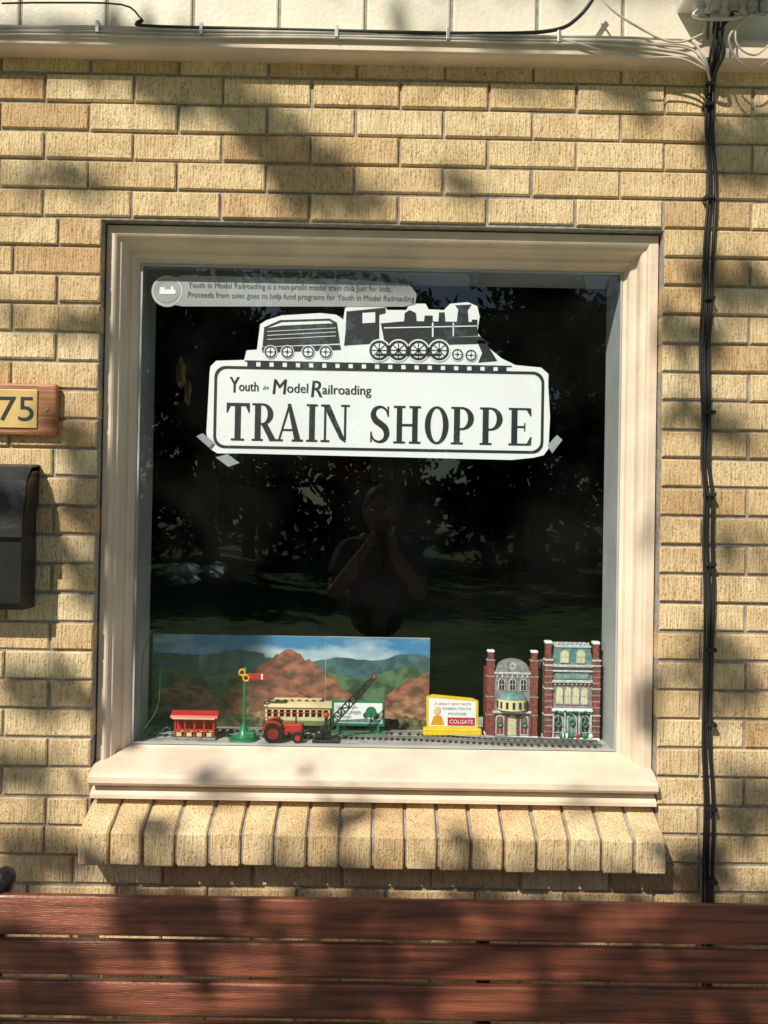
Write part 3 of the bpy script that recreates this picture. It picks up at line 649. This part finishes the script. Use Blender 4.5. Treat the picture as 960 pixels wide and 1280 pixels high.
for s_ in (-1,1):
    X=cx+s_*(w2-.009); t.box(X-.009,X+.009,y0-.008,y0+.014,SZ+.007,SZ+.195,'rbrick')
    for z in (.06,.125,.182,.195): t.box(X-.011,X+.011,y0-.010,y0+.015,SZ+z,SZ+z+.004,'wstone',ch=.001)
    for z in (.02,.034,.048,.08,.095,.110,.14,.155,.170): t.box(X-.0095,X+.0095,y0-.0088,y0+.0,SZ+z,SZ+z+.003,'greyst')
    t.box(X-.007,X+.007,y0-.002,y0+.014,SZ+.2,SZ+.236,'rbrick'); t.box(X-.009,X+.009,y0-.004,y0+.016,SZ+.236,SZ+.243,'snow',ch=.002)
t.prism([(cx-.052,SZ+.185),(cx+.052,SZ+.185),(cx+.043,SZ+.228),(cx-.043,SZ+.228)],y0-.004,y0+.05,'teal')
t.box(cx-.045,cx+.045,y0-.007,y0+.05,SZ+.228,SZ+.234,'wstone',ch=.001)
for i in range(8): t.ell((cx-.038+i*.0109,y0-.004,SZ+.237),(.003,.003,.005),'wstone',8,6)
t.box(cx-.05,cx+.05,y0-.009,y0,SZ+.180,SZ+.186,'wstone',ch=.001)
for x in (-.020,.020):
    arch_window(t,cx+x,SZ+.190,.022,.032,y0-.005,'wstone','winy')
    for q in (-.0105,.0105): arch_window(t,cx+x+q,SZ+.088,.017,.042,y0-.001,'wstone','winy')
t.box(cx-.042,cx+.042,y0-.004,y0,SZ+.150,SZ+.166,'teal'); t.text('ST.ANTHONY',cx-.037,SZ+.154,y0-.0046,'wstone',width=.074,cap=.008)
t.box(cx-.05,cx+.05,y0-.010,y0,SZ+.142,SZ+.148,'wstone',ch=.001); t.box(cx-.05,cx+.05,y0-.008,y0,SZ+.168,SZ+.172,'wstone',ch=.001)
for i in range(9): t.box(cx-.044+i*.0105,cx-.040+i*.0105,y0-.006,y0,SZ+.136,SZ+.142,'wstone')
t.box(cx-.05,cx+.05,y0-.012,y0,SZ+.072,SZ+.078,'snow',ch=.001)
for i in range(14): t.ell((cx-.046+i*.0071,y0-.011,SZ+.070+.003*math.sin(i*1.9)),(.004,.003,.003),'green',8,6)
arch_window(t,cx,SZ+.010,.026,.055,y0-.002,'wstone','teal'); 
for x in (-.033,.033): arch_window(t,cx+x,SZ+.018,.024,.044,y0-.002,'wstone','win')
for x in (-.046,-.018,.018,.046): t.box(cx+x-.002,cx+x+.002,y0-.010,y0-.004,SZ+.007,SZ+.072,'wstone')
for q,(x,z) in enumerate(((-.033,.040),(.033,.040),(0,.045))): t.tube([(cx+x+.006*math.cos(a*math.pi/6),y0-.009,SZ+z+.006*math.sin(a*math.pi/6)) for a in range(13)],.0022,'green',6); t.ell((cx+x,y0-.011,SZ+z-.006),(.003,.002,.003),'red',8,6)
for q in range(10): X=cx+R.uniform(-.06,.06); t.ell((X,y0-.012,SZ+.012),(.006,.004,.007),R.choice(['green','snow','red']),8,6)
t.build('model_townhouse')
t=MB(); t.tube([(-.565,.12,SZ),(-.568,.12,1.05),(-.567,.12,1.15),(-.55,.13,1.21)],.0013,'green',6,5); t.tube([(-.566,.12,SZ+.02),(-.53,.12,1.03),(-.525,.12,1.12)],.001,'green',6,5); t.tube([(-.54,.13,SZ),(-.51,.13,SZ+.03),(-.49,.13,SZ+.005)],.001,'green',6,5); t.build('loose_wire')

# ---------------------------------------------------------------- wall furniture
t=MB()
t.box(-1.03,-.731,-.020,.0,1.657,1.772,'oak',ch=.006); t.box(-.995,-.772,-.0235,-.019,1.672,1.757,'gold',ch=.001)
t.text('2075',-.945,1.688,-.0245,'black',width=.166,cap=.054)
for x in (-1.005,-.752): t.cyl((x,-.022,1.715),(x,-.019,1.715),.004,'galv',10)
t.build('house_number_plaque')
t=MB()
x0,x1=-1.15,-.772
t.prismx([(-.004,1.275),(-.065,1.275),(-.078,1.29),(-.080,1.44),(-.05,1.53),(-.004,1.545)],x0+.004,x1-.004,'blackm')
t.prismx([(-.001,1.592),(-.020,1.592),(-.045,1.585),(-.070,1.555),(-.088,1.45),(-.090,1.432),(-.0845,1.432),(-.0835,1.45),(-.065,1.55),(-.042,1.575),(-.002,1.58)],x0,x1,'blackm')
for X in (x0,x1-.003): t.prismx([(-.002,1.59),(-.045,1.583),(-.069,1.553),(-.087,1.445),(-.05,1.445),(-.004,1.50)],X,X+.003,'blackm')
t.box(x0+.12,x1-.12,-.093,-.088,1.44,1.455,'galv',ch=.002)
t.build('mailbox')

# cables
t=MB()
def C(px,py,y): a=W(px,py,y); return (a[0],y,a[1])
V=[(901,20),(896,60),(890,96),(888,160),(891,230),(887,300),(884,380),(881,450),(883,520),(881,575),(885,620),(884,680),(886,740),(885,800),(883,860),(881,930),(884,1000),(883,1070),(882,1135),(881,1250),(882,1420)]
for k_,(o,r_) in enumerate(((0,.0045),(6,.0042),(-4,.003))):
    pts=[]
    for i,(a,b) in enumerate(V):
        wob=math.sin(i*1.1+k_*2.1)*.9
        yy=-.010-.004*k_+(-.045 if b<90 else 0)
        pts.append(C(a+o+wob,b,yy))
    t.tube(pts,r_,'cable',8,6)
for b in (128,245,372,515,618,705,812,905,1010,1100):
    a=W(886,b,-.012); t.box(a[0]-.008,a[0]+.014,-.024,.001,a[1]-.004,a[1]+.004,'cable',ch=.001)
    t.cyl((a[0]+.014,-.004,a[1]),(a[0]+.014,-.009,a[1]),.003,'galv',8)
t.tube([C(176,22,-.055),C(178,30,-.057),C(300,33,-.056),C(450,36,-.057),C(600,38,-.056),C(690,34,-.058),C(725,16,-.058),C(752,-20,-.058)],.0042,'cable',8,6)
t.tube([C(0,2,-.05),C(60,1,-.05),C(150,3,-.05),C(176,22,-.055)],.002,'cable',8,4)
t.build('power_cable')
t=MB()
for q,(o,r_) in enumerate(((0,.0028),(5,.0022),(9,.0026))):
    t.tube([C(-300,31+o,-.056),C(0,32+o,-.056),C(120,31+o+q,-.057),C(240,35+o,-.056),C(380,37+o-q,-.057),C(520,38+o,-.056),C(680,41+o,-.057),C(760,42+o,-.057),C(830,44+o*1.5,-.058),C(866,47+o*2,-.06),C(884,70+o,-.06),C(890,96,-.03)],r_,'wcable',8,6)
t.tube([C(745,-20,-.06),C(770,10,-.06),C(820,40,-.062),C(850,48,-.062),C(880,38,-.065),C(884,30,-.068)],.0025,'wcable',8,6)
t.tube([C(700,44,-.058),C(790,66,-.060),C(850,68,-.060),C(884,82,-.058)],.002,'wcable',8,6)
for a in (120,250,420,560,700): p=W(a,34+a*.017-4,-.058); t.box(p[0]-.004,p[0]+.004,-.062,-.048,p[1]-.012,p[1]+.014,'galv',ch=.001)
t.build('telephone_cable')
t=MB()
a=C(905,-40,-.05); 
t.box(a[0]-.085,a[0]+.10,-.13,-.012,2.63,2.86,'plastic_w',ch=.006); t.box(a[0]-.09,a[0]+.105,-.135,-.125,2.625,2.865,'plastic_w',ch=.003)
for i,dx in enumerate((-.055,-.02,.02,.06,.085)):
    X=a[0]+dx; t.cyl((X,-.07,2.632),(X,-.07,2.60),.010,'galv',14); t.cyl((X,-.07,2.618),(X,-.07,2.608),.014,'galv',6)
t.tube([(a[0]-.06,-.08,2.60),(a[0]-.07,-.08,2.585),(a[0]-.02,-.085,2.575),(a[0]+.03,-.08,2.585),(a[0]+.02,-.07,2.60)],.004,'galv',8,5)
t.tube([(a[0]+.06,-.07,2.60),C(915,40,-.07),C(922,66,-.07),C(940,80,-.07),C(958,76,-.07),C(990,50,-.06)],.0028,'wcable',8,6)
t.tube([(a[0]+.02,-.07,2.60),C(903,35,-.07),C(908,60,-.07),C(900,80,-.05),C(891,100,-.022)],.004,'cable',8,6)
t.tube([(a[0]+.085,-.07,2.60),C(928,20,-.07),C(924,50,-.07),C(948,64,-.07),C(975,40,-.07)],.002,'wcable',8,6)
t.build('utility_junction_box')

# ---------------------------------------------------------------- bench
bn=empty('park_bench')
tilt=math.radians(13); bx0,bx1=-.745,1.12
top=Vector((0,-.205,.732)); dn=Vector((0,-math.sin(tilt),-math.cos(tilt))); nf=Vector((0,-math.cos(tilt),math.sin(tilt)))
def slat(name,s0,s1,th,off=0):
    b=MB(); c=top+dn*((s0+s1)/2)+nf*off; h=(s1-s0)
    b.box(bx0,bx1,c.y-th/2,c.y+th/2,c.z-h/2,c.z+h/2,'benchwood',rot=Matrix.Rotation(-tilt,3,'X'),ch=.005); b.build(name,bn)
s0=0
for i,h in enumerate((.072,.062,.062,.062,.062)):
    slat('back_slat_%d'%(i+1),s0,s0+h,.024,.006 if i==0 else 0); s0+=h+.009
end=top+dn*s0
for i in range(6):
    b=MB(); y1=end.y-.012-i*.072; z=.362+.004*abs(i-2)
    b.box(bx0,bx1,y1-.064,y1,z-.012,z+.012,'benchwood',ch=.005); b.build('seat_slat_%d'%(i+1),bn)
for q,X in enumerate((bx0-.02,.2,bx1+.0)):
    b=MB(); yb=end.y
    def bar(pts,r_): b.tube([(X+.01,p[0],p[1]) for p in pts],r_,'blackm',10,5)
    if q==1: bar([(top.y+.018,top.z-.04),(yb+.025,.34),(yb+.03,.18),(yb+.10,GZ)],[.014,.016,.018,.02])
    else: bar([(top.y+.03,top.z+.012),(top.y+.022,top.z-.02),(yb+.02,.34),(yb+.03,.18),(yb+.10,GZ)],[.018,.017,.02,.018,.02])
    bar([(yb+.02,.335),(yb-.22,.325),(yb-.43,.335),(yb-.46,.28),(yb-.40,.12),(yb-.44,GZ)],.016)
    if q!=1:
        bar([(yb+.05,.55),(yb-.12,.565),(yb-.34,.56),(yb-.44,.53),(yb-.45,.46),(yb-.43,.34)],.016)
        b.ell((X+.01,top.y+.030,top.z+.008),(.022,.030,.030),'blackm')
    b.box(X-.015,X+.035,yb+.06,yb+.14,GZ,GZ+.015,'blackm',ch=.004); b.box(X-.015,X+.035,yb-.48,yb-.40,GZ,GZ+.015,'blackm',ch=.004)
    b.build('iron_end_%d'%(q+1),bn)

# ---------------------------------------------------------------- ground
t=MB(); t.box(-300,300,-300,60,GZ-.6,GZ-.06,'grass'); t.build('lawn')
t=MB()
x=-9
while x<9:
    y=0.0
    while y>-3.1:
        t.box(x+.004,x+1.196,y-1.04+.004,y-.004 ,GZ-.2,GZ,'concrete',ch=.006); y-=1.04
    x+=1.2
t.box(-9,9,-3.12,0,GZ-.25,GZ-.008,'mortar')
t.build('pavement')
M['gravel']=mat('worn_path',(.30,.25,.19),.95,.3,6,.4,60)
t=MB(); t.add([(8,-16.4,GZ-.055),(1.6,-15.6,GZ-.055),(1.4,-16.6,GZ-.055),(8,-17.6,GZ-.055)],[(0,1,2,3)],'gravel'); t.build('garden_path')

# ---------------------------------------------------------------- trees
def leafquad(mb,p,s_,rng,k_):
    a=Vector((rng.gauss(0,1),rng.gauss(0,1),rng.gauss(0,1))).normalized(); b=a.orthogonal().normalized()
    b=Matrix.Rotation(rng.uniform(0,6.28),3,a)@b; c=a.cross(b); w_=s_*rng.uniform(.35,.6); h=s_*rng.uniform(.8,1.2)
    mb.add([p-b*h,p+c*w_-b*h*.1,p+b*h,p-c*w_-b*h*.1],[(0,1,2,3)],k_)
def make_tree(seed,H,spread,k_):
    rng=random.Random(seed); t=MB()
    t.tube([(0,0,-.2),(rng.uniform(-.1,.1),.05,H*.2),(rng.uniform(-.3,.3),rng.uniform(-.2,.2),H*.5),(rng.uniform(-.4,.4),0,H*.85)],[.28,.2,.13,.04],'bark',10,5)
    cl=[]
    for i in range(34):
        a=rng.uniform(0,6.28); z=H*rng.uniform(.22,1.0); q=1-abs((z/H-.55)/.52)**2.2
        r_=spread*max(.15,q)*rng.uniform(.25,1); c=Vector((r_*math.cos(a),r_*math.sin(a),z)); cl.append((c,rng.uniform(.5,1.05)*spread*.34))
        if i%2==0: t.tube([(0,0,max(.8,z-H*.22)),(c.x*.5,c.y*.5,z-H*.08),tuple(c)],[.06,.035,.012],'bark',6,3)
    for c,r_ in cl:
        for _ in range(130):
            v=Vector((rng.gauss(0,1),rng.gauss(0,1),rng.gauss(0,.7))).normalized()*r_*rng.uniform(.35,1.05)
            leafquad(t,c+v,.17,rng,k_)
    return t.build('tree')
base=[make_tree(1,9.5,3.2,'leaf'),make_tree(2,11,3.6,'leaf2'),make_tree(3,8,3.0,'leaf2')]
pos=[(-7,-21,1),(-1.5,-25,1),(4.5,-21,1)]
for o,(x,y,s_) in zip(base,pos): o.location=(x,y,GZ-.06)
more=[(8,-23),(-10,-24),(11,-26),(.8,-29),(5.5,-30),(-5,-30),(-10.5,-18),(10.8,-17.5),(-14,-20),(15,-22),(-5.5,-25),(1.6,-33),(-8,-35),(9,-36)]
for i,(x,y) in enumerate(more):
    o=bpy.data.objects.new('tree',base[i%3].data); COL.objects.link(o); o.location=(x,y,GZ-.06); o.rotation_euler=(0,0,R.uniform(0,6.28)); q=R.uniform(.9,1.25); o.scale=(q,q,q)
t=MB(); rg=random.Random(5)
for i in range(6000):
    x=rg.uniform(-22,22); z=rg.uniform(0,2.6)+.5*math.sin(x*.9); y=-27+rg.gauss(0,.8); leafquad(t,Vector((x,y,z+GZ)),.28,rg,'leaf2')
t.build('hedge')

# shade tree behind the viewer, its unseen crown shaped to cast chosen shade on the wall
EL,AZ=math.radians(42),math.radians(32)
sun=Vector((-math.sin(AZ)*math.cos(EL),-math.cos(AZ)*math.cos(EL),math.sin(EL)))
shade_spots=[(200,98,115,30,.35),(345,180,90,34,.55),(395,245,80,14,.1),(40,72,80,16,0),(45,225,80,12,.1),(610,88,110,10,.1),(770,112,60,12,.2),(930,180,45,45,.4),(915,345,55,26,.3),(870,420,35,12,0),(890,520,70,14,.2),(930,665,50,22,.3),  # wall ellipses to be shaded; leaves are packed sunward of them
 (900,835,55,38,.3),(945,985,45,40,0),(880,1080,45,25,0),(55,405,70,8,.1),(95,560,55,16,.3),(50,690,70,12,.2),(50,865,80,20,.2),(50,965,70,22,0),(60,1075,60,26,0),
 (155,430,16,100,0),(140,660,14,90,0),(450,1035,20,30,.5),(265,985,45,8,.2),(800,640,14,35,0),(805,860,14,30,0),(600,1060,26,18,.4),(230,1065,24,20,.4),
 (150,660,60,110,0)]
def shade(X,Z):
    px=X/S+480; py=(EYE-Z)/S+640
    if 1.05<X<1.85 and -1.5<Z<-.55: return .25
    if -40<px<1000 and -20<py<1110:
        d=.003
        for (cx,cy,rx,ry,an) in shade_spots:
            dx,dy=px-cx,py-cy; c,s_=math.cos(an),math.sin(an); a=(dx*c+dy*s_)/rx; b=(-dx*s_+dy*c)/ry; q=a*a+b*b
            q+=.35*mnoise.noise(Vector((px*.03,py*.03,2)))
            if q<1.1: d=max(d,.95 if q<.85 else .35)
        return d
    if 1110<=py<1650 and -40<px<1300:
        return .12+.85*max(0,min(1,.38+2.6*mnoise.noise(Vector((X*3.1,Z*4.5,3)))))
    return max(0,min(1,.5+1.8*mnoise.noise(Vector((X*1.3,Z*1.6,7)))))
rg=random.Random(11)
st_=MB(); tb=Vector((-5.2,-5.4,GZ))
trunk=[tb,tb+Vector((.15,.1,1.6)),tb+Vector((.4,.3,3.2)),tb+Vector((.7,.6,4.6)),tb+Vector((1.3,1.0,6.2))]
st_.tube(trunk,[.30,.25,.22,.18,.09],'bark',12,6)
def crown_ok(P): return 3.5<P.z<8.5 and P.y<-2.2
leaves=0; tips=[]
tries=0
while leaves<20000 and tries<400000:
    tries+=1
    X=rg.uniform(-3.2,4.4); Z=rg.uniform(-4.5,3.9)
    if rg.random()>shade(X,Z): continue
    tt=rg.uniform(3.9,7.6)
    P=Vector((X,0,Z))+sun*tt
    if not crown_ok(P): continue
    leafquad(st_,P,.062,rg,'leaf'); leaves+=1
    if leaves%300==0: tips.append(P)
limbs=0
for P in tips:
    a=Vector(trunk[rg.choice([2,3,4])]); mid=(a+P)/2+Vector((0,0,.35))
    path=catmull([a,mid,P],8); crossing=0
    for q in path:   # skip limbs whose shadow would cross wall meant to stay sunlit
        w_=q-sun*(q.y/sun.y)
        if -.92<w_.x<.92 and .66<w_.z<2.6 and shade(w_.x,w_.z)<.1: crossing+=1
    if crossing>0: continue
    st_.tube([a,mid,P],[.035,.018,.006],'bark',6,4); limbs+=1
st_.build('shade_tree')
print('leaves',leaves,tries,'limbs',limbs)

# ---------------------------------------------------------------- photographer (seen faintly in the glass)
CAM=Vector((-.012,-1.85,1.481))
M['skin']=mat('skin',(.40,.235,.155),.5,.1); M['shirt']=mat('dark_shirt',(.045,.04,.04),.8,.2,20); M['jeans']=mat('jeans',(.03,.04,.06),.85,.3,60); M['hair']=mat('brown_hair',(.04,.025,.018),.6,.3,60); M['shoe']=mat('shoe',(.04,.04,.04),.6)
ph=empty('photographer')
def skin_obj(name,V_,E,Rr,k_,root=0,sub=2):
    me=bpy.data.meshes.new(name); me.from_pydata(V_,E,[]); me.materials.append(M[k_]); o=bpy.data.objects.new(name,me); COL.objects.link(o); o.parent=ph
    sk=o.modifiers.new('Skin','SKIN'); sk.use_smooth_shade=True
    if not me.skin_vertices: return o
    for i,r_ in enumerate(Rr):
        me.skin_vertices[0].data[i].radius=r_ if isinstance(r_,tuple) else (r_,r_)
        me.skin_vertices[0].data[i].use_root=(i==root)
    s2=o.modifiers.new('Sub','SUBSURF'); s2.levels=sub; s2.render_levels=sub; return o
bx,by=-.01,-2.36
Vt=[(bx,by,.86),(bx,by,1.02),(bx,by+.01,1.20),(bx,by,1.34),(bx,by+.01,1.40)]; Et=[(0,1),(1,2),(2,3),(3,4)]; Rt=[(.155,.11),(.145,.10),(.165,.115),(.12,.09),(.06,.06)]
for s_ in (-1,1):
    i=len(Vt); Vt+=[(bx+s_*.17,by,1.335),(bx+s_*.205,by+.11,1.21),(bx+s_*.208,by+.15,1.15)]
    Et+=[(3,i),(i,i+1),(i+1,i+2)]; Rt+=[.065,.056,.054]
skin_obj('shirt_torso',Vt,Et,Rt,'shirt')
for s_ in (-1,1):
    skin_obj('forearm_%s'%('l' if s_<0 else 'r'),[(bx+s_*.206,by+.11,1.205),(bx+s_*.21,by+.19,1.10),(bx+s_*.145,by+.30,1.20),(bx+s_*.085,by+.385,1.30),(bx+s_*.080,by+.395,1.31)],[(0,1),(1,2),(2,3),(3,4)],[.044,.044,.042,.030,.028],'skin')
Vl=[(bx,by,.90),(bx,by,.82)];El=[(0,1)];Rl=[(.15,.11),(.14,.11)]
for s_ in (-1,1):
    i=len(Vl); Vl+=[(bx+s_*.095,by,.74),(bx+s_*.11,by+.01,.40),(bx+s_*.115,by-.02,.20),(bx+s_*.12,by-.02,.0)]; El+=[(1,i),(i,i+1),(i+1,i+2),(i+2,i+3)]; Rl+=[.088,.06,.058,.048]
skin_obj('trousers',Vl,El,Rl,'jeans')
sh=MB()
for s_ in (-1,1): sh.ell((bx+s_*.125,by+.05,GZ+.04),(.045,.135,.045),'shoe')
sh.build('shoes',ph)
for s_ in (-1,1):
    wr=Vector((bx+s_*.080,by+.395,1.31)); pc=Vector((CAM.x+.018+s_*.052,-1.885,1.385))
    Vh=[tuple(wr),tuple((wr+pc)/2),tuple(pc),tuple(pc+Vector((0,.005,.035)))]; Eh=[(0,1),(1,2),(2,3)]; Rh=[.026,.027,(.020,.032),(.015,.026)]
    skin_obj('hand_palm_%s'%('l' if s_<0 else 'r'),Vh,Eh,Rh,'skin')
    for f,(dz,ln) in enumerate(((-.026,.85),(-.008,.97),(.011,1.0),(.030,.9))):
        b0=pc+Vector((s_*.002,.004,dz)); b1=b0+Vector((s_*.006,.022,.006))*ln; b2=b1+Vector((-s_*.020,.012,.003))*ln; b3=b2+Vector((-s_*.017,-.001,.0))*ln
        skin_obj('finger_%d_%s'%(f+1,'l' if s_<0 else 'r'),[tuple(v) for v in (b0,b1,b2,b3)],[(0,1),(1,2),(2,3)],[.0095,.009,.0082,.007],'skin',sub=1)
    th0=pc+Vector((-s_*.004,-.010,-.03)); 
    skin_obj('thumb_%s'%('l' if s_<0 else 'r'),[tuple(th0),tuple(th0+Vector((-s_*.014,.0,.02))),tuple(th0+Vector((-s_*.028,.006,.045)))],[(0,1),(1,2)],[.012,.0105,.009],'skin',sub=1)
hd=MB(); hc=Vector((bx,by+.045,1.535))
skin_obj('neck',[(bx,by+.01,1.37),(bx,by+.02,1.47)],[(0,1)],[.056,.053],'skin')
hd.ell(hc,(.075,.093,.112),'skin',24,18); hd.ell(hc+Vector((0,.02,-.055)),(.052,.062,.05),'skin',20,12)
hd.tube([hc+Vector((0,.088,.012)),hc+Vector((0,.103,-.012)),hc+Vector((0,.110,-.028)),hc+Vector((0,.094,-.034))],[.008,.011,.014,.008],'skin',10,4)
for s_ in (-1,1):
    hd.ell(hc+Vector((s_*.030,.080,.008)),(.013,.010,.009),'white',12,8); hd.ell(hc+Vector((s_*.030,.0885,.008)),(.005,.003,.005),'black',10,6)
    hd.ell(hc+Vector((s_*.030,.087,.026)),(.018,.006,.004),'hair',10,6); hd.ell(hc+Vector((s_*.077,-.005,.0)),(.010,.020,.032),'skin',12,8)
hd.ell(hc+Vector((0,.083,-.062)),(.024,.008,.006),'red',12,6)
hd.ell(hc+Vector((0,-.018,.028)),(.085,.096,.104),'hair',24,16)
hd.build('head',ph)
t=MB(); t.box(CAM.x-.018,CAM.x+.051,-1.868,-1.860,CAM.z-.125,CAM.z+.014,'blackm',ch=.003); t.cyl((CAM.x,-1.860,CAM.z),(CAM.x,-1.8585,CAM.z),.005,'galv',14); t.box(CAM.x-.012,CAM.x+.045,-1.8696,-1.8682,CAM.z-.115,CAM.z+.0,'win'); t.build('smartphone')

# ---------------------------------------------------------------- light, sky, camera
L=bpy.data.lights.new('sun','SUN'); L.energy=5; L.angle=math.radians(.5); L.color=(1,.94,.81)
lo=bpy.data.objects.new('sun',L); COL.objects.link(lo); lo.rotation_euler=sun.to_track_quat('Z','Y').to_euler()
wd=bpy.data.worlds.new('World'); sc.world=wd; wd.use_nodes=True; n,l=wd.node_tree.nodes,wd.node_tree.links
sk=n.new('ShaderNodeTexSky'); sk.sky_type='NISHITA'; sk.sun_disc=False; sk.sun_elevation=EL; sk.sun_rotation=math.atan2(sun.x,sun.y)
bg=n['Background']; bg.inputs[1].default_value=.105; l.new(sk.outputs[0],bg.inputs[0])
cd=bpy.data.cameras.new('camera'); cd.sensor_width=36; cd.sensor_fit='AUTO'; cd.lens=29.0; cd.clip_start=.02; cd.clip_end=1000
co=bpy.data.objects.new('camera',cd); COL.objects.link(co)
rot=Matrix.Rotation(math.radians(-.35),4,'Z')@Matrix.Rotation(math.radians(90.6),4,'X')@Matrix.Rotation(TH,4,'Z')
co.matrix_world=Matrix.Translation(CAM)@rot
sc.camera=co
